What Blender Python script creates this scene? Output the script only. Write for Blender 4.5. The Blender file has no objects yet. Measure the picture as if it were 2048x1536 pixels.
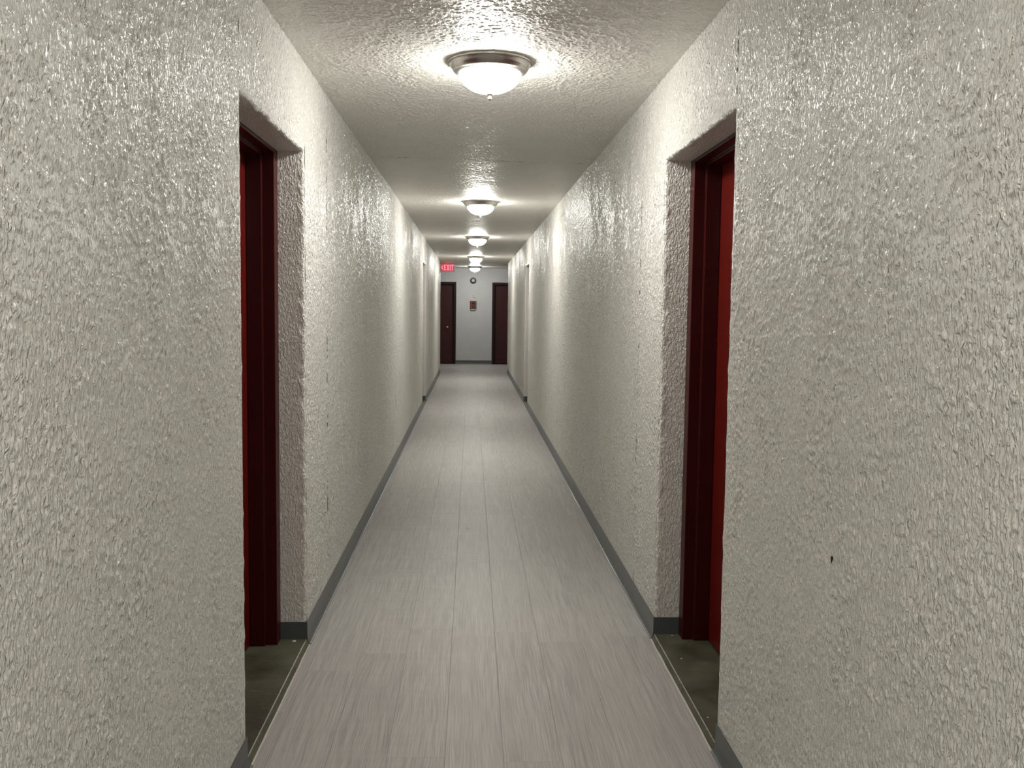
import bpy, bmesh, math, random
from mathutils import Vector, Matrix, noise

C = bpy.context.scene.collection
SC = bpy.context.scene

# ------------------------------------------------------------------ camera
F_PX = 1900.07
PITCH, YAW, ROLL = 0.07968, 0.04337, 0.012408
CAM_Z = 1.4469
cd = bpy.data.cameras.new('camera')
cam = bpy.data.objects.new('camera', cd)
C.objects.link(cam)
cd.sensor_fit = 'HORIZONTAL'
cd.sensor_width = 36.0
cd.lens = F_PX / 2048 * 36.0
cd.clip_start = 0.05
cy, sy = math.cos(YAW), math.sin(YAW)
cp, sp = math.cos(PITCH), math.sin(PITCH)
cr, sr = math.cos(ROLL), math.sin(ROLL)
r0 = Vector((cy, -sy, 0))
fw = Vector((sy * cp, cy * cp, -sp))
u0 = Vector((sy * sp, cy * sp, cp))
rt = r0 * cr + u0 * sr
up = u0 * cr - r0 * sr
m = Matrix((rt, up, -fw)).transposed().to_4x4()
m.translation = Vector((0, 0, CAM_Z))
cam.matrix_world = m
SC.camera = cam

# ------------------------------------------------------------------ world, exposure, lamps' strength
w = bpy.data.worlds.new('world')
SC.world = w
w.use_nodes = True
w.node_tree.nodes['Background'].inputs[0].default_value = (0.8, 0.85, 0.9, 1)
w.node_tree.nodes['Background'].inputs[1].default_value = 0.0
SC.view_settings.view_transform = 'Standard'
SC.view_settings.look = 'None'
SC.view_settings.gamma = 1
SC.view_settings.use_curve_mapping = False
SC.view_settings.exposure = 1.70
LAMP_POWER = 34.0
LAMP_COLOR = (1.0, 0.975, 0.92, 1)
SC.cycles.max_bounces = 10
SC.cycles.diffuse_bounces = 6
SC.cycles.glossy_bounces = 3
SC.cycles.sample_clamp_indirect = 8.0

# ------------------------------------------------------------------ dimensions (metres)
XL, XR = -0.6936, 0.8164          # faces of the two corridor walls
H = 2.44
H2 = 2.446                        # ceiling beyond the seam
YSEAM = 6.52
YREAR = -8.0
YLE, YRE = 21.2, 21.43            # where the corridor walls stop
YE = 24.42                        # end wall
CROSS = 4.0
HEAD = 2.078
SLAB = 0.022
BB = 0.097
OPEN_L = [(2.913, 4.007), (13.60, 14.48)]
OPEN_R = [(2.987, 4.060), (13.62, 14.54)]
OPEN_E = [(-1.38, -0.400), (0.530, 1.51)]
HEAD_E = 2.09

# ------------------------------------------------------------------ node helpers
def new_mat(name):
    mt = bpy.data.materials.new(name)
    mt.use_nodes = True
    nt = mt.node_tree
    b = nt.nodes['Principled BSDF']
    return mt, nt, b

class N:
    """tiny node builder"""
    def __init__(s, nt): s.nt = nt
    def _in(s, sock, v):
        if hasattr(v, 'is_output'):
            s.nt.links.new(v, sock)
        elif v is not None:
            sock.default_value = v
    def math(s, op, a, b=None, c=None, clamp=False):
        n = s.nt.nodes.new('ShaderNodeMath'); n.operation = op; n.use_clamp = clamp
        s._in(n.inputs[0], a)
        if b is not None: s._in(n.inputs[1], b)
        if c is not None: s._in(n.inputs[2], c)
        return n.outputs[0]
    def coord(s, kind='Object'):
        return s.nt.nodes.new('ShaderNodeTexCoord').outputs[kind]
    def xyz(s, v):
        n = s.nt.nodes.new('ShaderNodeSeparateXYZ'); s._in(n.inputs[0], v); return n.outputs
    def comb(s, x, y, z):
        n = s.nt.nodes.new('ShaderNodeCombineXYZ')
        for i, q in enumerate((x, y, z)): s._in(n.inputs[i], q)
        return n.outputs[0]
    def mapping(s, v, scale=(1, 1, 1), loc=(0, 0, 0)):
        n = s.nt.nodes.new('ShaderNodeMapping'); s._in(n.inputs[0], v)
        n.inputs['Scale'].default_value = scale; n.inputs['Location'].default_value = loc
        return n.outputs[0]
    def noise(s, v, scale, detail=2.0, rough=0.5, dist=0.0):
        n = s.nt.nodes.new('ShaderNodeTexNoise'); s._in(n.inputs['Vector'], v)
        n.inputs['Scale'].default_value = scale; n.inputs['Detail'].default_value = detail
        n.inputs['Roughness'].default_value = rough; n.inputs['Distortion'].default_value = dist
        return n.outputs[0]
    def voronoi(s, v, scale, feature='F1', rnd=1.0):
        n = s.nt.nodes.new('ShaderNodeTexVoronoi'); s._in(n.inputs['Vector'], v); n.feature = feature
        n.inputs['Scale'].default_value = scale; n.inputs['Randomness'].default_value = rnd
        return n.outputs['Distance']
    def white(s, v):
        n = s.nt.nodes.new('ShaderNodeTexWhiteNoise'); n.noise_dimensions = '3D'; s._in(n.inputs['Vector'], v)
        return n.outputs['Value']
    def ramp(s, f, a, b, lo=0.0, hi=1.0, smooth=True):
        n = s.nt.nodes.new('ShaderNodeMapRange'); s._in(n.inputs[0], f)
        if smooth: n.interpolation_type = 'SMOOTHSTEP'
        for i, q in zip((1, 2, 3, 4), (a, b, lo, hi)): n.inputs[i].default_value = q
        return n.outputs[0]
    def mix(s, f, a, b, blend='MIX'):
        n = s.nt.nodes.new('ShaderNodeMix'); n.data_type = 'RGBA'; n.blend_type = blend
        s._in(n.inputs[0], f); s._in(n.inputs[6], a); s._in(n.inputs[7], b)
        return n.outputs[2]
    def bump(s, h, strength, dist, normal=None):
        n = s.nt.nodes.new('ShaderNodeBump'); s._in(n.inputs['Height'], h)
        n.inputs['Strength'].default_value = strength; n.inputs['Distance'].default_value = dist
        if normal is not None: s._in(n.inputs['Normal'], normal)
        return n.outputs[0]
    def link(s, o, i): s.nt.links.new(o, i)

# ------------------------------------------------------------------ materials
def mat_plaster(name, base, rough, amount, scale=130.0, squash=0.45):
    """satin paint; a fine grain on top of the relief that the meshes carry"""
    mt, nt, b = new_mat(name); n = N(nt)
    co = n.coord()
    h = n.ramp(n.noise(n.mapping(co, (1, 1, squash)), scale, 2.0, 0.55, 0.6), 0.36, 0.70)
    big = n.noise(co, 5.0, 1.0)
    col = n.mix(n.ramp(big, 0.3, 0.7), (*[q * 0.965 for q in base], 1), (*base, 1))
    n.link(col, b.inputs['Base Color'])
    b.inputs['Roughness'].default_value = rough
    b.inputs['Specular IOR Level'].default_value = 0.5
    n.link(n.bump(h, 1.0, amount), b.inputs['Normal'])
    return mt

def mat_plain(name, base, rough=0.5, metal=0.0, bump=None, spec=0.5):
    mt, nt, b = new_mat(name); n = N(nt)
    co = n.coord()
    v = n.noise(co, 9.0, 3.0)
    col = n.mix(n.ramp(v, 0.3, 0.7), (*[q * 0.92 for q in base], 1), (*base, 1))
    n.link(col, b.inputs['Base Color'])
    b.inputs['Roughness'].default_value = rough
    b.inputs['Metallic'].default_value = metal
    b.inputs['Specular IOR Level'].default_value = spec
    if bump:
        n.link(n.bump(n.noise(co, bump[0], 3.0), 1.0, bump[1]), b.inputs['Normal'])
    return mt

def mat_emit(name, col, strength, base=(0.8, 0.8, 0.8)):
    mt, nt, b = new_mat(name)
    b.inputs['Base Color'].default_value = (*base, 1)
    b.inputs['Emission Color'].default_value = col
    b.inputs['Emission Strength'].default_value = strength
    b.inputs['Roughness'].default_value = 0.3
    return mt

def mat_floor():
    mt, nt, b = new_mat('vinyl_plank'); n = N(nt)
    co = n.coord()
    X, Y, Z = n.xyz(co)
    PW, PL = 0.1885, 1.22
    xr = n.math('DIVIDE', n.math('ADD', X, 0.073), PW)
    row = n.math('FLOOR', xr)
    fx = n.math('SUBTRACT', xr, row)
    shift = n.white(n.comb(row, 3.7, 1.3))
    yr = n.math('ADD', n.math('DIVIDE', Y, PL), n.math('MULTIPLY', shift, 7.0))
    pl = n.math('FLOOR', yr)
    fy = n.math('SUBTRACT', yr, pl)
    rnd = n.white(n.comb(row, pl, 0.5))
    rnd2 = n.white(n.comb(row, pl, 9.5))
    # grain, shifted per plank
    gx = n.math('ADD', X, n.math('MULTIPLY', rnd, 13.0))
    gy = n.math('ADD', Y, n.math('MULTIPLY', rnd2, 29.0))
    gco = n.comb(gx, gy, Z)
    wob = n.noise(n.mapping(gco, (5.0, 1.3, 1)), 1.0, 2.0)
    gx2 = n.math('ADD', gx, n.math('MULTIPLY', wob, 0.045))
    gco2 = n.comb(gx2, gy, Z)
    g1 = n.noise(n.mapping(gco2, (230.0, 3.6, 1)), 1.0, 3.0, 0.6)
    g2 = n.noise(n.mapping(gco2, (46.0, 1.1, 1)), 1.0, 3.0, 0.55)
    g3 = n.noise(n.mapping(gco, (7.0, 1.6, 1)), 1.0, 2.0)
    wv = n.math('SINE', n.math('MULTIPLY', n.math('ADD', gx, n.math('MULTIPLY', wob, 0.14)), 430.0))
    cath = n.ramp(wv, -1.0, 1.0)
    g = n.math('ADD', n.math('MULTIPLY', n.ramp(g1, 0.35, 0.65), 0.62), n.math('MULTIPLY', n.ramp(g2, 0.3, 0.7), 0.3))
    g = n.math('ADD', g, n.math('MULTIPLY', n.math('MULTIPLY', cath, n.ramp(g3, 0.45, 0.7)), 0.2))
    dark = (0.315, 0.305, 0.290, 1)
    lite = (0.545, 0.532, 0.510, 1)
    col = n.mix(g, dark, lite)
    col = n.mix(n.math('MULTIPLY', n.ramp(g3, 0.35, 0.7), 0.35), col, (0.390, 0.368, 0.350, 1))
    tint = n.mix(rnd, (0.955, 0.945, 0.94, 1), (1.045, 1.045, 1.04, 1))
    col = n.mix(1.0, col, tint, 'MULTIPLY')
    # seams
    sx = n.math('MINIMUM', fx, n.math('SUBTRACT', 1.0, fx))
    sy_ = n.math('MINIMUM', fy, n.math('SUBTRACT', 1.0, fy))
    seam = n.math('MAXIMUM', n.ramp(sx, 0.0, 0.008, 1.0, 0.0), n.ramp(sy_, 0.0, 0.0016, 1.0, 0.0))
    col = n.mix(n.math('MULTIPLY', seam, 0.30), col, (0.10, 0.095, 0.09, 1))
    # one tan scuff and a faint scrape, both with a shape of their own
    dx = n.math('DIVIDE', n.math('ADD', X, 0.014), 0.016)
    dy = n.math('DIVIDE', n.math('SUBTRACT', Y, 6.15), 0.055)
    d2 = n.math('ADD', n.math('MULTIPLY', dx, dx), n.math('MULTIPLY', dy, dy))
    d2 = n.math('ADD', d2, n.math('MULTIPLY', n.noise(co, 60.0, 3.0), 0.9))
    col = n.mix(n.math('MULTIPLY', n.ramp(d2, 0.7, 1.2, 1.0, 0.0), 0.55), col, (0.16, 0.13, 0.09, 1))
    n.link(col, b.inputs['Base Color'])
    rg = n.math('ADD', n.math('MULTIPLY', g1, 0.14), 0.36)
    n.link(n.math('ADD', rg, n.math('MULTIPLY', n.noise(co, 3.0, 3.0), 0.06)), b.inputs['Roughness'])
    b.inputs['Specular IOR Level'].default_value = 0.45
    h = n.math('SUBTRACT', n.math('MULTIPLY', n.ramp(g1, 0.3, 0.7), 0.18), n.math('MULTIPLY', seam, 1.0))
    nrm = n.bump(h, 1.0, 0.0008)
    # the planks lie over an uneven slab: long shallow ripples
    rip = n.noise(n.mapping(co, (1.6, 5.0, 1)), 1.0, 2.0)
    n.link(n.bump(rip, 1.0, 0.006, nrm), b.inputs['Normal'])
    return mt

def mat_slab():
    mt, nt, b = new_mat('olive_painted_concrete'); n = N(nt)
    co = n.coord()
    X, Y, Z = n.xyz(co)
    a = n.noise(co, 5.0, 4.0, 0.6)
    s = n.noise(n.mapping(co, (6.0, 30.0, 1)), 1.0, 4.0, 0.65, 0.6)
    col = n.mix(n.ramp(a, 0.3, 0.7), (0.050, 0.048, 0.030, 1), (0.110, 0.106, 0.072, 1))
    col = n.mix(n.math('MULTIPLY', n.ramp(s, 0.60, 0.74), 0.45), col, (0.24, 0.23, 0.175, 1))
    # paint worn to pale cement along the slab's lip
    ex = n.math('MINIMUM', n.math('ABSOLUTE', n.math('ADD', X, 0.6955)), n.math('ABSOLUTE', n.math('SUBTRACT', X, 0.8183)))
    wear = n.math('ADD', n.math('DIVIDE', ex, 0.0030), n.math('MULTIPLY', n.noise(co, 70.0, 3.0, 0.7), 1.6))
    col = n.mix(n.ramp(wear, 0.85, 1.5, 0.85, 0.0), col, (0.40, 0.37, 0.30, 1))
    n.link(col, b.inputs['Base Color'])
    b.inputs['Roughness'].default_value = 0.42
    n.link(n.bump(n.noise(co, 45.0, 4.0), 1.0, 0.0012), b.inputs['Normal'])
    return mt

def mat_nickel():
    mt, nt, b = new_mat('brushed_nickel'); n = N(nt)
    co = n.coord()
    v = n.noise(n.mapping(co, (3, 3, 400)), 1.0, 2.0)
    b.inputs['Base Color'].default_value = (0.46, 0.44, 0.41, 1)
    b.inputs['Metallic'].default_value = 1.0
    n.link(n.ramp(v, 0.2, 0.8, 0.26, 0.40), b.inputs['Roughness'])
    return mt

M_WALL = mat_plaster('wall_paint', (0.855, 0.845, 0.790), 0.27, 0.0045)
M_CEIL = mat_plaster('ceiling_paint', (0.865, 0.848, 0.790), 0.34, 0.0010, 240.0, 1.0)
M_ENDW = mat_plaster('end_wall_paint', (0.56, 0.57, 0.57), 0.5, 0.0012)
M_FLOOR = mat_floor()
M_SLAB = mat_slab()
M_CAULK = mat_plain('pale_caulk', (0.62, 0.58, 0.50), 0.6, bump=(90, 0.002))
M_COVE = mat_plain('grey_vinyl_cove', (0.088, 0.100, 0.102), 0.33)
M_RED = mat_plain('maroon_gloss_paint', (0.120, 0.0070, 0.0040), 0.32, bump=(12, 0.0012), spec=0.3)
M_FRAME = mat_plain('maroon_frame_paint', (0.052, 0.0030, 0.0028), 0.36, bump=(14, 0.0012), spec=0.22)
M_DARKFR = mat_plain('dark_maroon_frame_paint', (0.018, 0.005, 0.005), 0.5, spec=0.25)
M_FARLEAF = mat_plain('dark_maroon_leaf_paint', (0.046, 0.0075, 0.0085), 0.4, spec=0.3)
M_NICKEL = mat_nickel()
M_GLASS = mat_emit('lit_frosted_glass', LAMP_COLOR, LAMP_POWER, (0.9, 0.9, 0.88))
M_GLASS.cycles.emission_sampling = 'FRONT'
M_WHITE = mat_plain('white_plastic', (0.72, 0.71, 0.68), 0.4)
M_BRASS = mat_plain('brass', (0.60, 0.36, 0.12), 0.3, 1.0)
M_BLACK = mat_plain('black_enamel', (0.018, 0.020, 0.020), 0.4)
M_EXITRED = mat_emit('exit_red_glow', (1.0, 0.11, 0.16, 1), 0.80, (0.8, 0.05, 0.05))
M_EXITBLOOM = mat_emit('exit_bloom_red', (1.0, 0.02, 0.035, 1), 0.13, (0.6, 0.03, 0.03))  # weak red glow put on the plate to imitate the letters' bloom
M_SIGNRED = mat_plain('fire_box_red', (0.085, 0.012, 0.010), 0.5, spec=0.25)
M_SIGNDARK = mat_plain('fire_box_dark_red', (0.035, 0.007, 0.007), 0.5, spec=0.25)
M_PALE = mat_plain('pale_label', (0.62, 0.60, 0.58), 0.5)
M_PINK = mat_plain('pale_pink_line', (0.42, 0.23, 0.21), 0.5)
M_INK = mat_plain('grey_ink', (0.20, 0.20, 0.21), 0.6)
M_HOLE = mat_plain('black_void', (0.006, 0.006, 0.006), 0.9)

# ------------------------------------------------------------------ object helpers
def obj(name, bm, mat, parent=None, smooth=False, recalc=False):
    if recalc: bmesh.ops.recalc_face_normals(bm, faces=bm.faces)
    me = bpy.data.meshes.new(name)
    bm.to_mesh(me); bm.free()
    me.materials.append(mat)
    if smooth:
        for p in me.polygons: p.use_smooth = True
        me.set_sharp_from_angle(angle=math.radians(35))
    o = bpy.data.objects.new(name, me)
    C.objects.link(o)
    if parent: o.parent = parent
    return o

def struct(name, bm, mat, **k):
    o = obj(name, bm, mat, **k); o['kind'] = 'structure'; return o

def tag(o, label, cat, group=None):
    o['label'] = label; o['category'] = cat
    if group: o['group'] = group
    return o

def thing(name, label, cat, loc=(0, 0, 0), group=None):
    o = bpy.data.objects.new(name, None); C.objects.link(o)
    o.empty_display_size = 0.05
    o.location = loc
    return tag(o, label, cat, group)

def add_box(bm, lo, hi, T=None, bevel=0.0):
    vs = []
    for x in (lo[0], hi[0]):
        for y in (lo[1], hi[1]):
            for z in (lo[2], hi[2]):
                p = (x, y, z)
                vs.append(bm.verts.new(T(*p) if T else p))
    fs = []
    for q in ((0, 1, 3, 2), (4, 6, 7, 5), (0, 4, 5, 1), (2, 3, 7, 6), (0, 2, 6, 4), (1, 5, 7, 3)):
        fs.append(bm.faces.new([vs[i] for i in q]))
    if bevel:
        es = list({e for f in fs for e in f.edges})
        bmesh.ops.bevel(bm, geom=es, offset=bevel, segments=2, affect='EDGES', profile=0.6)
    return bm

def lathe(bm, prof, seg=48, axis='Z', at=(0, 0, 0)):
    rings = []
    at = Vector(at)
    for r, z in prof:
        if r < 1e-6:
            rings.append([bm.verts.new(at + (Vector((0, 0, z)) if axis == 'Z' else Vector((0, z, 0))))])
        else:
            ring = []
            for i in range(seg):
                a = 2 * math.pi * i / seg
                v = Vector((r * math.cos(a), r * math.sin(a), z)) if axis == 'Z' else Vector((r * math.cos(a), z, r * math.sin(a)))
                ring.append(bm.verts.new(at + v))
            rings.append(ring)
    for A, B in zip(rings, rings[1:]):
        if len(A) == 1 and len(B) == 1: continue
        for i in range(seg):
            j = (i + 1) % seg
            if len(A) == 1: bm.faces.new((A[0], B[i], B[j]))
            elif len(B) == 1: bm.faces.new((A[i], B[0], A[j]))
            else: bm.faces.new((A[i], A[j], B[j], B[i]))
    bmesh.ops.recalc_face_normals(bm, faces=bm.faces)
    return bm

# ------------------------------------------------------------------ large structure
import numpy as np
def ysm(x): return YSEAM + 0.04 * x + 0.07 * (x - 0.06)
def pebbles(ny, nx_, cell, grain, seed):
    """height field 0..1: crowded lumps about `grain` metres across"""
    rg = np.random.default_rng(seed)
    a = blur(rg.standard_normal((ny, nx_)), grain / cell * 0.36); a /= a.std()
    b_ = blur(rg.standard_normal((ny, nx_)), grain / cell * 0.75); b_ /= b_.std()
    c = blur(rg.standard_normal((ny, nx_)), 14.0); c /= c.std()
    h = 0.75 * a + 0.55 * b_
    t = np.clip((h + 0.7) / 2.2, 0, 1)
    return t * t * (3 - 2 * t) * np.clip(1.0 + 0.16 * c, 0.6, 1.4)

def rolled(ny, nz, cell, seed):
    """height field 0..1 of roller-applied texture paint: short upright strings and crinkles, denser in some patches than others"""
    rg = np.random.default_rng(seed)
    def f(su, sv):
        q = rg.standard_normal((ny, nz))
        q = blur1(blur1(q, max(0.35, su / cell), 0), max(0.35, sv / cell), 1)
        return q / q.std()
    a = f(0.0027, 0.0052); b_ = f(0.0042, 0.0044); c = f(0.045, 0.075); d = f(0.0030, 0.030)
    m_ = np.clip(0.5 + 0.33 * c, 0.12, 1.0)
    h = 0.70 * a * (0.55 + 0.6 * m_) + 0.62 * b_ + 0.28 * d
    t = np.clip((h + 0.35) / 1.9, 0, 1)
    return t * t * (3 - 2 * t) * (0.62 + 0.5 * m_)
def blur1(a, sig, ax):
    r = int(3 * sig) + 1
    k = np.exp(-0.5 * (np.arange(-r, r + 1) / sig) ** 2); k /= k.sum()
    n_ = a.shape[ax]
    pad = [(0, 0), (0, 0)]; pad[ax] = (r, r)
    p = np.pad(a, pad, mode='wrap')
    out = np.zeros_like(a)
    for i, kk in enumerate(k):
        out += kk * (p[i:i + n_, :] if ax == 0 else p[:, i:i + n_])
    return out
def blur(a, sig): return blur1(blur1(a, sig, 0), sig, 1)
def append_arrays(me, V, Fq):
    """add quads to an existing mesh, relief shaded smooth"""
    nv0, nl0, np0 = len(me.vertices), len(me.loops), len(me.polygons)
    me.vertices.add(len(V))
    co = np.empty((nv0 + len(V)) * 3, dtype=np.float32); me.vertices.foreach_get('co', co)
    co[nv0 * 3:] = V.astype(np.float32).ravel(); me.vertices.foreach_set('co', co)
    li = np.empty(nl0, dtype=np.int32); me.loops.foreach_get('vertex_index', li)
    ls = np.empty(np0, dtype=np.int32); me.polygons.foreach_get('loop_start', ls)
    sm = np.zeros(np0, dtype=bool); me.polygons.foreach_get('use_smooth', sm)
    me.loops.add(Fq.size); me.loops.foreach_set('vertex_index', np.concatenate([li, (Fq + nv0).astype(np.int32).ravel()]))
    me.polygons.add(len(Fq)); me.polygons.foreach_set('loop_start', np.concatenate([ls, (nl0 + np.arange(0, Fq.size, 4)).astype(np.int32)]))
    me.update(calc_edges=True)
    me.polygons.foreach_set('use_smooth', np.concatenate([sm, np.ones(len(Fq), dtype=bool)]))
    me.validate()
def wall_relief(o, xw, s, openings, head, y_end, amp, seed):
    """the paint's relief, standing off the flat sheet of the wall by 0.2 to 2 mm"""
    VV, FF = [], []; n0 = 0
    g = 0.013
    for (ya, yb, cell) in ((0.85, 4.6, 0.0033), (4.6, 14.6, 0.0052), (14.6, y_end - 0.014, 0.0085)):
        cuts = sorted({ya, yb} | {q for p in openings for q in p if ya < q < yb})
        for p, q in zip(cuts, cuts[1:]):
            mid = (p + q) / 2
            inside = any(a < mid < b_ for a, b_ in openings)
            edge_p = any(abs(p - e) < 1e-6 for op in openings for e in op); edge_q = any(abs(q - e) < 1e-6 for op in openings for e in op)
            y0 = p + (g if edge_p and not inside else (-g if edge_p else 0)); y1 = q - (g if edge_q and not inside else (-g if edge_q else 0))
            z0 = head + g + 0.008 if inside else BB - 0.003
            ny = max(2, int((y1 - y0) / cell)); nz = max(2, int((H2 - z0) / cell))
            h = rolled(ny, nz, cell, seed + int(p * 100))
            yy = np.linspace(y0, y1, ny); zz = np.linspace(z0, H2, nz)
            fade = np.ones((ny, nz))
            if edge_p and not inside: fade *= np.clip((yy - y0) / 0.02 + 0.05, 0, 1)[:, None]
            if edge_q and not inside: fade *= np.clip((y1 - yy) / 0.02 + 0.05, 0, 1)[:, None]
            fade *= np.clip((zz - z0) / 0.02 + 0.05, 0, 1)[None, :]
            Yg = np.repeat(yy[:, None], nz, 1); Zg = np.repeat(zz[None, :], ny, 0)
            Xg = xw + s * (0.0002 + amp * (1.0 + 60.0 * max(0.0, cell - 0.0033)) * h * fade)
            VV.append(np.stack([Xg, Yg, Zg], -1).reshape(-1, 3))
            idx = (np.arange(ny)[:, None] * nz + np.arange(nz)[None, :]) + n0
            qd = [idx[:-1, :-1], idx[1:, :-1], idx[1:, 1:], idx[:-1, 1:]]
            if s < 0: qd = qd[::-1]
            FF.append(np.stack(qd, -1).reshape(-1, 4)); n0 += ny * nz
    append_arrays(o.data, np.concatenate(VV), np.concatenate(FF))

def wall_with_openings(name, T, u_lo, u_hi, top, openings, head, depth, mat, rough_edges=True, ret=None, foot=SLAB):
    """T(u, w, v) -> world; w grows away from the corridor. Front sheet, reveals and soffits with knocked, rounded arrises."""
    bm = bmesh.new()
    us = [u_lo] + [q for o in openings for q in o] + [u_hi]
    vert = {}
    def V(u, w_, v):
        k = (round(u, 5), round(w_, 5), round(v, 5))
        if k not in vert: vert[k] = bm.verts.new(T(u, w_, v))
        return vert[k]
    def F(*ps):
        return bm.faces.new([V(*p) for p in ps])
    for i in range(len(us) - 1):
        a, b_ = us[i], us[i + 1]
        if i % 2 == 0:
            F((a, 0, -0.01), (b_, 0, -0.01), (b_, 0, head), (a, 0, head))
        F((a, 0, head), (b_, 0, head), (b_, 0, top), (a, 0, top))
    for a, b_ in openings:
        F((a, 0, -0.01), (a, depth, -0.01), (a, depth, head), (a, 0, head))
        F((b_, 0, -0.01), (b_, 0, head), (b_, depth, head), (b_, depth, -0.01))
        F((a, 0, head), (a, depth, head), (b_, depth, head), (b_, 0, head))
    if ret:
        F((u_hi, 0, -0.01), (u_hi, ret, -0.01), (u_hi, ret, head), (u_hi, 0, head))
        F((u_hi, 0, head), (u_hi, ret, head), (u_hi, ret, top), (u_hi, 0, top))
    bmesh.ops.recalc_face_normals(bm, faces=bm.faces)
    # which way is the room
    p0, p1 = Vector(T(0, 0, 0)), Vector(T(0, 1, 0))
    inward = (p0 - p1).normalized()
    f0 = next(f for f in bm.faces if abs(f.normal.dot(inward)) > 0.9)
    if f0.normal.dot(inward) < 0:
        bmesh.ops.reverse_faces(bm, faces=bm.faces)
    es = []
    def same(e, pa, pb):
        a, b_ = Vector(T(*pa)), Vector(T(*pb))
        x, y = e.verts[0].co, e.verts[1].co
        return ((x - a).length < 1e-4 and (y - b_).length < 1e-4) or ((x - b_).length < 1e-4 and (y - a).length < 1e-4)
    for e in bm.edges:
        for a, b_ in openings:
            if same(e, (a, 0, -0.01), (a, 0, head)) or same(e, (b_, 0, -0.01), (b_, 0, head)) or same(e, (a, 0, head), (b_, 0, head)):
                es.append(e)
        if ret and (same(e, (u_hi, 0, -0.01), (u_hi, 0, head)) or same(e, (u_hi, 0, head), (u_hi, 0, top))):
            es.append(e)
    if es:
        bmesh.ops.bevel(bm, geom=es, offset=0.013, segments=4, affect='EDGES', profile=0.5)
    if rough_edges:
        no_v = (Vector(T(0, 0, 1)) - Vector(T(0, 0, 0))).normalized()
        no_u = (Vector(T(1, 0, 0)) - Vector(T(0, 0, 0))).normalized()
        a, b_ = openings[0]
        v = 0.03
        while v < head + 0.1:
            bmesh.ops.bisect_plane(bm, geom=bm.verts[:] + bm.edges[:] + bm.faces[:], plane_co=T(0, 0, v), plane_no=no_v)
            v += 0.03
        for q in range(-2, int((b_ - a) / 0.03) + 3):
            bmesh.ops.bisect_plane(bm, geom=bm.verts[:] + bm.edges[:] + bm.faces[:], plane_co=T(a + 0.03 * (q + 0.5), 0, 0), plane_no=no_u)
        bmesh.ops.bisect_plane(bm, geom=bm.verts[:] + bm.edges[:] + bm.faces[:], plane_co=T(0, 0.03, 0), plane_no=inward)
        bmesh.ops.bisect_plane(bm, geom=bm.verts[:] + bm.edges[:] + bm.faces[:], plane_co=T(0, 0, head + 0.035), plane_no=no_v)
        for vt in bm.verts:
            p = vt.co
            d = (p - p0)
            wv = -(p - Vector(T(0, 0, 0))).dot(inward)
            u = (p - Vector(T(0, 0, 0))).dot(no_u)
            v = p.z
            if wv < 0.028 and v > 0.02 and v < head + 0.03:
                near = min(abs(u - a), abs(u - b_))
                nz = Vector((noise.noise(p * 31), noise.noise(p * 31 + Vector((9, 4, 2))), noise.noise(p * 31 + Vector((1, 7, 5)))))
                if near < 0.02:
                    vt.co = p + nz * 0.0045
                elif a - 0.02 < u < b_ + 0.02 and abs(v - head) < 0.02:
                    lump = max(0.0, noise.noise(Vector((u * 22, 3.1, p0.x))))
                    vt.co = p + nz * 0.005 + Vector((0, 0, -0.010 * lump))
    return struct(name, bm, mat)

TL = lambda u, w_, v: (XL - w_, u, v)
TR = lambda u, w_, v: (XR + w_, u, v)
TE = lambda u, w_, v: (u, YE + w_, v)
wl = wall_with_openings('wall_left', TL, YREAR, YLE, H2, OPEN_L, HEAD, 0.34, M_WALL, True, ret=CROSS + XL)
wr = wall_with_openings('wall_right', TR, YREAR, YRE, H2, OPEN_R, HEAD, 0.34, M_WALL, True, ret=CROSS - XR)
wall_with_openings('wall_end', TE, -CROSS, CROSS, H2, OPEN_E, HEAD_E, 0.25, M_ENDW, False)
wall_relief(wl, XL, 1, OPEN_L, HEAD, YLE, 0.0034, 100)
wall_relief(wr, XR, -1, OPEN_R, HEAD, YRE, 0.0034, 900)
for nm, x0, x1, y0, y1 in (('wall_rear', XL - 0.1, XR + 0.1, YREAR - 0.12, YREAR),
                           ('wall_far_left', -CROSS - 0.12, -CROSS, YLE - 0.1, YE + 0.1),
                           ('wall_far_right', CROSS, CROSS + 0.12, YRE - 0.1, YE + 0.1)):
    bm = bmesh.new(); add_box(bm, (x0, y0, 0), (x1, y1, H2)); struct(nm, bm, M_WALL)

# ceiling: one sheet of rough sprayed texture in real relief, with a small step where the heavy texture stops
CV, CF = [], []
nbase = 0
def add_grid(y_of, ny, nx_, zbase, amp, grain, cell, seed):
    global nbase
    xs = np.linspace(XL - 0.02, XR + 0.02, nx_)
    h = pebbles(ny, nx_, cell, grain, seed)
    t = np.linspace(0, 1, ny)[:, None]
    ya, yb = y_of(xs)
    Yg = ya[None, :] * (1 - t) + yb[None, :] * t
    Xg = np.repeat(xs[None, :], ny, 0)
    Zg = zbase - amp * h
    CV.append(np.stack([Xg, Yg, Zg], -1).reshape(-1, 3))
    idx = (np.arange(ny)[:, None] * nx_ + np.arange(nx_)[None, :]) + nbase
    CF.append(np.stack([idx[:-1, :-1], idx[1:, :-1], idx[1:, 1:], idx[:-1, 1:]], -1).reshape(-1, 4))
    nbase += ny * nx_
wig = lambda xs, sd: np.array([0.010 * noise.noise(Vector((x * 14, sd, 0))) for x in xs])
cellA, cellB = 0.0029, 0.0042
y_start, y_far, y_last = 2.75, 14.4, YLE
add_grid(lambda xs: (np.full_like(xs, YREAR - 0.1), np.full_like(xs, y_start)), 2, 2, H - 0.001, 0.0, 0.01, 1.0, 1)
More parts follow.
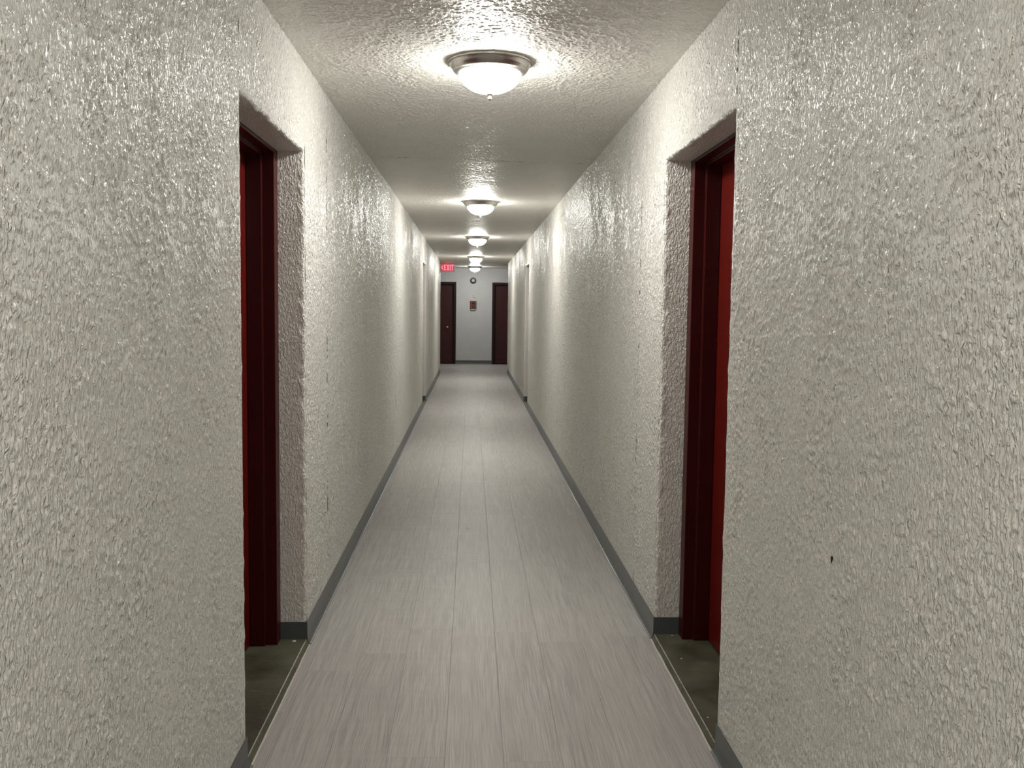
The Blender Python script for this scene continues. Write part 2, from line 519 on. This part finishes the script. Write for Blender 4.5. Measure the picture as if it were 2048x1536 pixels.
add_grid(lambda xs: (np.full_like(xs, y_start), ysm(xs) + wig(xs, 0)), int((YSEAM - y_start) / cellA), int((XR - XL) / cellA), H, 0.0026, 0.0085, cellA, 3)
add_grid(lambda xs: (ysm(xs) + wig(xs, 0), ysm(xs) + 0.04 + wig(xs, 2)), 2, int((XR - XL) / cellA), H, 0.0, 0.01, 1.0, 4)
CV[-1][CV[-1].shape[0] // 2:, 2] = H2
CV[-1][:CV[-1].shape[0] // 2, 2] = H - 0.0015
add_grid(lambda xs: (ysm(xs) + 0.04 + wig(xs, 2), np.full_like(xs, y_far)), int((y_far - YSEAM) / cellB), int((XR - XL) / cellB), H2, 0.0020, 0.0100, cellB, 5)
add_grid(lambda xs: (np.full_like(xs, y_far), np.full_like(xs, y_last)), int((y_last - y_far) / 0.007), int((XR - XL) / 0.007), H2, 0.0020, 0.014, 0.007, 6)
CV.append(np.array([(-CROSS, YLE, H2), (-CROSS, YE + 0.1, H2), (CROSS, YE + 0.1, H2), (CROSS, YLE, H2)]))
CF.append(np.array([[nbase, nbase + 1, nbase + 2, nbase + 3]]))
CVa = np.concatenate(CV).astype(np.float32); CFa = np.concatenate(CF).astype(np.int32)
me = bpy.data.meshes.new('ceiling')
me.vertices.add(len(CVa)); me.vertices.foreach_set('co', CVa.ravel())
me.loops.add(CFa.size); me.loops.foreach_set('vertex_index', CFa.ravel())
me.polygons.add(len(CFa)); me.polygons.foreach_set('loop_start', np.arange(0, CFa.size, 4, dtype=np.int32))
me.update(calc_edges=True)
me.polygons.foreach_set('use_smooth', np.ones(len(CFa), dtype=bool))
me.validate()
me.materials.append(M_CEIL)
o = bpy.data.objects.new('ceiling', me); C.objects.link(o); o['kind'] = 'structure'

# floor: vinyl planks along the corridor and in the cross passage
bm = bmesh.new()
FX0, FX1 = XL + 0.0120, XR - 0.0120
def slabpoly(x0, y0, x1, y1, z0=-0.03, z1=0.0):
    add_box(bm, (x0, y0, z0), (x1, y1, z1))
slabpoly(FX0, YREAR, FX1, YLE)
slabpoly(-CROSS, YLE, CROSS, YE)
for x0, x1, y0, y1 in ((XL - 0.02, FX0, YREAR, OPEN_L[0][0]), (XL - 0.02, FX0, OPEN_L[0][1], OPEN_L[1][0]), (XL - 0.02, FX0, OPEN_L[1][1], YLE),
                       (FX1, XR + 0.02, YREAR, OPEN_R[0][0]), (FX1, XR + 0.02, OPEN_R[0][1], OPEN_R[1][0]), (FX1, XR + 0.02, OPEN_R[1][1], YLE)):
    slabpoly(x0, y0, x1, y1)
struct('floor', bm, M_FLOOR)

# raised, painted concrete door sills in the four alcoves
def threshold(name, s, x0, a, b_):
    bm = bmesh.new()
    pr = [(-0.0115, -0.02), (-0.0115, 0.002), (-0.0085, 0.010), (-0.001, SLAB - 0.0015), (0.003, SLAB), (0.33, SLAB), (0.33, -0.02)]
    nn = 24
    ringz = []
    for k in range(nn + 1):
        y = a - 0.004 + (b_ - a + 0.008) * k / nn
        j = 0.0018 * noise.noise(Vector((y * 9, s, 0)))
        ringz.append([bm.verts.new((x0 - s * (w_ - (j if i < 4 else 0)), y, z)) for i, (w_, z) in enumerate(pr)])
    for A, B in zip(ringz, ringz[1:]):
        for i in range(len(pr) - 1): bm.faces.new((A[i], A[i + 1], B[i + 1], B[i]))
    bm.faces.new(ringz[0]); bm.faces.new(ringz[-1])
    o = struct(name, bm, M_SLAB, recalc=True)
    bm = bmesh.new()
    prev = None
    for k in range(nn * 2 + 1):
        y = a + 0.002 + (b_ - a - 0.004) * k / (nn * 2)
        wd = 0.0042 + 0.0016 * noise.noise(Vector((y * 13, 4, s)))
        c0 = -0.0125
        sec = [bm.verts.new((x0 - s * (c0 + q * wd), y, z)) for q, z in ((-0.8, 0.0), (-0.3, 0.0022), (0.6, 0.0026), (1.0, 0.0))]
        if prev:
            for i in range(3): bm.faces.new((prev[i], prev[i + 1], sec[i + 1], sec[i]))
        prev = sec
    c = obj('caulk_bead', bm, M_CAULK, o, recalc=True)
    c['label'] = 'pale caulk line along the plank edge'
    return o
threshold('trim_1', 1, XL, *OPEN_L[0])
threshold('trim_2', -1, XR, *OPEN_R[0])
threshold('trim_3', 1, XL, *OPEN_L[1])
threshold('trim_4', -1, XR, *OPEN_R[1])

# vinyl cove base: thin bent strip with a toe, hollow behind the toe
COVE = [(0.0, BB), (0.0022, BB + 0.0005), (0.0036, BB - 0.002), (0.0038, 0.036), (0.0052, 0.022), (0.0085, 0.0115), (0.0132, 0.0062), (0.0182, 0.0036), (0.0184, 0.0006),
        (0.0132, 0.0024), (0.0075, 0.0072), (0.0034, 0.0145), (0.0010, 0.026), (0.0, 0.036)]
def cove_run(bm, T, a, b_, seed=0.0):
    nn = max(2, int((b_ - a) / 0.12))
    prev = None
    ends = []
    for k in range(nn + 1):
        y = a + (b_ - a) * k / nn
        j = 1.0 + 0.16 * noise.noise(Vector((y * 1.9, seed, 0))) + 0.06 * noise.noise(Vector((y * 8.0, seed, 3)))
        sec = [bm.verts.new(T(y, -(q * j if z < 0.012 else q), z)) for q, z in COVE]
        if prev:
            L = len(sec)
            for i in range(L): bm.faces.new((prev[i], prev[(i + 1) % L], sec[(i + 1) % L], sec[i]))
        if k in (0, nn): ends.append(sec)
        prev = sec
    for e in ends: bm.faces.new(e)
def cove_flat(bm, lo, hi): add_box(bm, lo, hi)
bm = bmesh.new()
for i, (a, b_) in enumerate(((YREAR, OPEN_L[0][0] + 0.002), (OPEN_L[0][1] - 0.003, OPEN_L[1][0] + 0.003), (OPEN_L[1][1] - 0.003, YLE + 0.003))):
    cove_run(bm, TL, a, b_, i * 3.3)
for a, b_ in OPEN_L:
    add_box(bm, (XL - 0.112, b_ - 0.0032, SLAB + 0.0005), (XL + 0.0030, b_ + 0.004, BB + 0.0004))
    add_box(bm, (XL - 0.112, a - 0.004, SLAB + 0.0005), (XL + 0.0030, a + 0.0032, BB + 0.0004))
cove_flat(bm, (-CROSS, YLE - 0.004, 0), (XL + 0.003, YLE + 0.0036, BB))
struct('baseboard_left', bm, M_COVE, recalc=True)
bm = bmesh.new()
for i, (a, b_) in enumerate(((YREAR, OPEN_R[0][0] + 0.002), (OPEN_R[0][1] - 0.003, OPEN_R[1][0] + 0.003), (OPEN_R[1][1] - 0.003, YRE + 0.003))):
    cove_run(bm, TR, a, b_, 20 + i * 3.3)
for a, b_ in OPEN_R:
    add_box(bm, (XR - 0.0030, b_ - 0.0032, SLAB + 0.0005), (XR + 0.112, b_ + 0.004, BB + 0.0004))
    add_box(bm, (XR - 0.0030, a - 0.004, SLAB + 0.0005), (XR + 0.112, a + 0.0032, BB + 0.0004))
cove_flat(bm, (XR - 0.003, YRE - 0.004, 0), (CROSS, YRE + 0.0036, BB))
struct('baseboard_right', bm, M_COVE, recalc=True)
bm = bmesh.new()
TEB = lambda u, w_, v: (u, YE + w_, v)
for i, (a, b_) in enumerate(((-CROSS, OPEN_E[0][0]), (OPEN_E[0][1], OPEN_E[1][0]), (OPEN_E[1][1], CROSS))):
    cove_run(bm, TEB, a, b_, 40 + i)
struct('baseboard_end', bm, M_COVE, recalc=True)

# ------------------------------------------------------------------ doors
def make_door(name, T, a, b_, head, w0, sill, face_j, face_h, mats, leaf_only_depth=0.0, knob=None):
    """steel frame (profile: face, soffit, stop, soffit) set w0 behind the wall face, and a flush leaf against the stop"""
    root = bpy.data.objects.new(name, None); C.objects.link(root)
    root['kind'] = 'structure'; root.empty_display_size = 0.05
    S1, ST, S2, BACK = 0.048, 0.015, 0.062, 0.05
    sec = [(0.0, 0.0), (1.0, 0.0), (1.0, S1), ('s', S1), ('s', S1 + S2), (1.0, S1 + S2), (1.0, S1 + S2 + BACK), (0.0, S1 + S2 + BACK)]
    bm = bmesh.new()
    def off(q, face): return face if q == 1.0 else (face + ST if q == 's' else 0.0)
    for side in (0, 1):
        lo_ring, hi_ring = [], []
        for q, w_ in sec:
            d = off(q, face_j)
            u = a + d if side == 0 else b_ - d
            hd = head - off(q, face_h)
            lo_ring.append(bm.verts.new(T(u, w0 + w_, sill)))
            hi_ring.append(bm.verts.new(T(u, w0 + w_, hd)))
        L = len(sec)
        for i in range(L): bm.faces.new((lo_ring[i], lo_ring[(i + 1) % L], hi_ring[(i + 1) % L], hi_ring[i]))
        bm.faces.new(lo_ring)
        if side == 0: left = hi_ring
        else: right = hi_ring
    L = len(sec)
    for i in range(L): bm.faces.new((left[i], left[(i + 1) % L], right[(i + 1) % L], right[i]))
    bmesh.ops.recalc_face_normals(bm, faces=bm.faces)
    es = [e for e in bm.edges if e.calc_face_angle(0) > 0.5]
    bmesh.ops.bevel(bm, geom=es, offset=0.0022, segments=2, affect='EDGES', profile=0.5, clamp_overlap=True)
    obj('frame', bm, mats[0], root)
    bm = bmesh.new()
    wl = w0 + S1 + S2 + 0.001
    add_box(bm, (a + face_j + 0.003, wl, sill + 0.006), (b_ - face_j - 0.003, wl + 0.044, head - face_h - 0.003), T, 0.002)
    lf = obj('leaf', bm, mats[1], root)
    if knob:
        ku, kz, r = knob
        bm = bmesh.new()
        lathe(bm, [(r * 1.15, -0.0005), (r * 1.15, -0.006), (r * 0.45, -0.010), (r * 0.42, -0.030), (r * 0.85, -0.036), (r, -0.048), (r * 0.8, -0.060), (0, -0.064)], 20, 'Y')
        k = obj('knob', bm, M_BRASS, root, True)
        k.location = T(ku, wl, kz)
        k['label'] = 'small brass door knob'
    return root
make_door('door_1', TL, *OPEN_L[0], HEAD, 0.110, SLAB, 0.073, 0.014, (M_FRAME, M_RED))
make_door('door_2', TR, *OPEN_R[0], HEAD, 0.109, SLAB, 0.073, 0.014, (M_FRAME, M_RED))
make_door('door_3', TL, *OPEN_L[1], HEAD, 0.110, SLAB, 0.060, 0.014, (M_FRAME, M_RED))
make_door('door_4', TR, *OPEN_R[1], HEAD, 0.110, SLAB, 0.060, 0.014, (M_FRAME, M_RED))
make_door('door_5', TE, *OPEN_E[0], HEAD_E, 0.0, 0.0, 0.055, 0.055, (M_DARKFR, M_FARLEAF), knob=(-0.625, 0.94, 0.026))
make_door('door_6', TE, *OPEN_E[1], HEAD_E, 0.0, 0.0, 0.055, 0.055, (M_DARKFR, M_FARLEAF))

# ------------------------------------------------------------------ ceiling lights
def make_light(x, y, z, label):
    t = thing('ceiling_light', label, 'ceiling light', (x, y, z), 'dome ceiling lights along the corridor')
    bm = bmesh.new()
    lathe(bm, [(0.0, 0.004), (0.170, 0.004), (0.1715, -0.002), (0.170, -0.009), (0.164, -0.011), (0.1625, -0.013), (0.160, -0.021), (0.151, -0.036),
               (0.1475, -0.039), (0.1475, -0.041), (0.144, -0.0425), (0.140, -0.044), (0.136, -0.0475), (0.1285, -0.050), (0.1255, -0.050), (0.1255, -0.044), (0.0, -0.044)], 64)
    obj('pan', bm, M_NICKEL, t, True)
    bm = bmesh.new()
    R, D = 0.125, 0.080
    pr = [(R * math.cos(a), -0.047 - D * math.sin(a)) for a in [math.pi / 2 * i / 10 for i in range(10)]]
    pr.append((0.006, -0.047 - D))
    lathe(bm, pr + [(0.0, -0.047 - D)], 40)
    g = obj('glass_bowl', bm, M_GLASS, t, True)
    g['label'] = 'glowing white frosted glass bowl'
    bm = bmesh.new()
    b0 = -0.047 - D
    lathe(bm, [(0.0, b0 + 0.001), (0.013, b0 + 0.0005), (0.0135, b0 - 0.002), (0.008, b0 - 0.005), (0.0045, b0 - 0.010), (0.0070, b0 - 0.016), (0.0078, b0 - 0.0200), (0.0045, b0 - 0.0255), (0.0, b0 - 0.0275)], 20)
    obj('finial', bm, M_NICKEL, t, True)
    return t

def copy_tree(o):
    c = o.copy(); C.objects.link(c)
    for ch in o.children:
        d = ch.copy(); C.objects.link(d); d.parent = c
    return c

LAMPS = [(0.066, 3.938, H, 'largest and nearest dome ceiling light, nickel rim, between the two near doorways'),
         (0.077, 9.09, H2, 'second dome ceiling light along the corridor, just beyond the faint ceiling seam'),
         (0.074, 13.53, H2, 'third dome ceiling light, between the pair of far alcoves in the walls'),
         (0.074, 18.70, H2, 'fourth dome ceiling light, seen just above the farthest dome light'),
         (0.072, 23.25, H2, 'farthest and smallest dome ceiling light, right in front of the end wall'),
         (0.066, 0.10, H, 'dome ceiling light of the same row overhead behind the viewer'),
         (0.066, -4.6, H, 'last dome ceiling light of the row at the rear end')]
first = None
for x, y, z, lab in LAMPS:
    if first is None:
        first = make_light(x, y, z, lab)
    else:
        c = copy_tree(first); c.location = (x, y, z); c['label'] = lab

# ------------------------------------------------------------------ exit sign
EX0, EX1, EZ0, EZ1, EY = -0.705, -0.382, 2.256, 2.438, 21.62
ex = thing('exit_sign', 'white boxed exit sign glowing red, with a left arrow, hung from the ceiling', 'exit sign', ((EX0 + EX1) / 2, EY, H2))
def loc(o, t):
    for q in o.data.vertices: q.co -= t.location
ew = EX1 - EX0
bm = bmesh.new(); add_box(bm, (EX0, EY, EZ0), (EX1, EY + 0.05, EZ1 - 0.012), None, 0.004)
o = obj('housing', bm, M_WHITE, ex); loc(o, ex)
bm = bmesh.new(); add_box(bm, ((EX0 + EX1) / 2 - 0.07, EY + 0.008, EZ1 - 0.014), ((EX0 + EX1) / 2 + 0.07, EY + 0.042, H2), None, 0.003)
o = obj('canopy', bm, M_WHITE, ex); loc(o, ex)
px0, px1, pz0, pz1 = EX0 + 0.012, EX1 - 0.030, EZ0 + 0.016, EZ1 - 0.026
bm = bmesh.new(); add_box(bm, (px0, EY - 0.003, pz0), (px1, EY + 0.001, pz1))
o = obj('face_plate', bm, M_EXITBLOOM, ex); loc(o, ex); o['label'] = 'plate coloured dim red to imitate bloom around the letters'
def prism(bm, pts, y0, y1):
    A = [bm.verts.new((x, y0, z)) for x, z in pts]; B = [bm.verts.new((x, y1, z)) for x, z in pts]
    bm.faces.new(A); bm.faces.new(B[::-1])
    for i in range(len(pts)):
        j = (i + 1) % len(pts); bm.faces.new((A[i], A[j], B[j], B[i]))
LH = (pz1 - pz0) - 0.016; LZ = pz0 + 0.008
st = 0.019
def letters(bm):
    yA, yB = EY - 0.0055, EY - 0.0025
    x = px0 + 0.064; wE = 0.046
    def R(x0, x1, z0, z1): prism(bm, [(x0, LZ + z0), (x1, LZ + z0), (x1, LZ + z1), (x0, LZ + z1)], yA, yB)
    R(x, x + st, 0, LH)
    for z in (0, (LH - st) / 2, LH - st): R(x + st, x + wE, z, z + st)
    x += wE + 0.011; wX = 0.064
    s2 = st * 1.15
    prism(bm, [(x, LZ), (x + s2, LZ), (x + wX, LZ + LH), (x + wX - s2, LZ + LH)], yA, yB)
    prism(bm, [(x + wX - s2, LZ), (x + wX, LZ), (x + s2, LZ + LH), (x, LZ + LH)], yA - 0.0004, yB)
    x += wX + 0.011
    R(x, x + st, 0, LH)
    x += st + 0.010; wT = 0.054
    R(x, x + wT, LH - st, LH); R(x + (wT - st) / 2, x + (wT + st) / 2, 0, LH - st)
bm = bmesh.new(); letters(bm)
o = obj('lettering', bm, M_EXITRED, ex, recalc=True); loc(o, ex); o['label'] = 'glowing red word EXIT'
bm = bmesh.new()
zc = LZ + LH / 2; xa = px0 + 0.002
for s in (1, -1):
    prism(bm, [(xa, zc), (xa + 0.022, zc), (xa + 0.046, zc + s * 0.048), (xa + 0.026, zc + s * 0.048)], EY - 0.0055, EY - 0.0025)
o = obj('chevron', bm, M_EXITRED, ex, recalc=True); loc(o, ex); o['label'] = 'glowing red arrow pointing left'

# ------------------------------------------------------------------ fittings on the end wall
bell = thing('alarm_bell', 'round black-rimmed wall bell with bright centre, under the farthest dome light', 'bell', (0.036, YE, 2.135))
bm = bmesh.new(); lathe(bm, [(0.0, 0.0), (0.068, 0.0), (0.077, -0.010), (0.078, -0.022), (0.068, -0.038), (0.040, -0.046), (0.034, -0.044), (0.0, -0.044)], 40, 'Y')
obj('gong', bm, M_BLACK, bell, True)
bm = bmesh.new(); lathe(bm, [(0.034, -0.043), (0.033, -0.050), (0.024, -0.056), (0.0, -0.059)], 32, 'Y')
o = obj('centre_cap', bm, M_PALE, bell, True); o['label'] = 'bright round cap'

pl = thing('instruction_label', 'pale label with two grey lines above the dark red wall box', 'label', (0.040, YE, 1.72))
bm = bmesh.new(); add_box(bm, (-0.076, -0.005, -0.064), (0.076, 0.0, 0.064), None, 0.002); obj('plate', bm, M_PALE, pl)
bm = bmesh.new(); add_box(bm, (-0.035, -0.0062, 0.022), (0.030, -0.0048, 0.030)); add_box(bm, (-0.026, -0.0062, -0.024), (0.070, -0.0048, -0.013))
o = obj('printed_line', bm, M_INK, pl); o['label'] = 'two grey printed lines'

fb = thing('fire_alarm_box', 'dark red wall box with pale outlined panel and white strip below', 'alarm box', (0.042, YE, 1.502))
bm = bmesh.new(); add_box(bm, (-0.080, -0.050, -0.085), (0.080, 0.0, 0.114), None, 0.006); obj('body', bm, M_SIGNDARK, fb)
bm = bmesh.new()
for q in (((-0.060, -0.0525, 0.088), (0.060, -0.0495, 0.097)), ((-0.060, -0.0525, -0.072), (0.060, -0.0495, -0.063)),
          ((-0.060, -0.0525, -0.063), (-0.051, -0.0495, 0.088)), ((0.051, -0.0525, -0.063), (0.060, -0.0495, 0.088))): add_box(bm, *q)
o = obj('outline', bm, M_PINK, fb); o['label'] = 'pale pink rectangular line'
bm = bmesh.new(); add_box(bm, (-0.046, -0.056, -0.056), (0.046, -0.0495, 0.080), None, 0.002); obj('panel', bm, M_SIGNRED, fb)
bm = bmesh.new(); add_box(bm, (-0.026, -0.0585, 0.012), (0.022, -0.0555, 0.019)); add_box(bm, (-0.018, -0.0585, -0.020), (0.030, -0.0555, -0.011))
o = obj('marking', bm, M_PINK, fb); o['label'] = 'two small pale marks'
bm = bmesh.new(); add_box(bm, (-0.066, -0.040, -0.112), (0.066, 0.0, -0.087), None, 0.003); o = obj('lower_strip', bm, M_PALE, fb); o['label'] = 'white strip along the bottom'

# ------------------------------------------------------------------ small things
ot = thing('wall_outlet', 'white outlet cover low on the left wall before the far alcove', 'outlet', (XL, 8.79, 0.56))
bm = bmesh.new(); add_box(bm, (0.0, -0.036, -0.060), (0.006, 0.036, 0.060), None, 0.002); obj('cover_plate', bm, M_WHITE, ot)
for dz in (-0.021, 0.021):
    bm = bmesh.new(); add_box(bm, (0.005, -0.016, dz - 0.015), (0.0085, 0.016, dz + 0.015), None, 0.0015)
    so = obj('socket', bm, M_WHITE, ot)
    bm = bmesh.new()
    for dy in (-0.006, 0.006): add_box(bm, (0.0080, dy - 0.001, dz - 0.005), (0.0088, dy + 0.001, dz + 0.006))
    obj('slot', bm, M_HOLE, so)

bm = bmesh.new()  # solid black piece on the wall face, imitating the dark of a hole
prism_pts = [(0.0, -0.007), (0.0022, 0.001), (0.0020, 0.006), (-0.0012, 0.008), (-0.0024, 0.001)]
A = [bm.verts.new((XR - 0.0042, 2.064 - y * 1.6, 0.892 + z)) for y, z in prism_pts]
B = [bm.verts.new((XR + 0.003, 2.064 - y * 1.6, 0.892 + z)) for y, z in prism_pts]
bm.faces.new(A); bm.faces.new(B)
for i in range(5): bm.faces.new((A[i], A[(i + 1) % 5], B[(i + 1) % 5], B[i]))
o = obj('wall_hole', bm, M_HOLE, recalc=True)
tag(o, 'black piece standing in for a small pointed hole in the near stretch of the right wall', 'hole')

def chip(x, y, r, label, seed):
    bm = bmesh.new()
    bmesh.ops.create_icosphere(bm, subdivisions=1, radius=r)
    for v in bm.verts:
        v.co = Vector((v.co.x * 1.2, v.co.y * 0.9, v.co.z * 0.4)) * (1 + 0.35 * noise.noise(v.co * 200 + Vector((seed, 0, 0))))
        v.co += Vector((x, y, SLAB + r * 0.3))
    o = obj('paint_chip', bm, M_WHITE)
    tag(o, label, 'paint chip', 'white paint chips on the door sills')
chip(-0.742, 3.975, 0.0075, 'white paint chip on the left olive sill against the baseboard', 1)
chip(0.892, 4.035, 0.0040, 'tiny white paint chip on the right olive sill against the baseboard', 2)
chip(0.872, 3.760, 0.0035, 'tiny white paint chip lying mid-way on the right olive sill', 3)
chip(0.842, 3.20, 0.0035, 'tiny white paint chip near the lip of the right olive sill', 4)
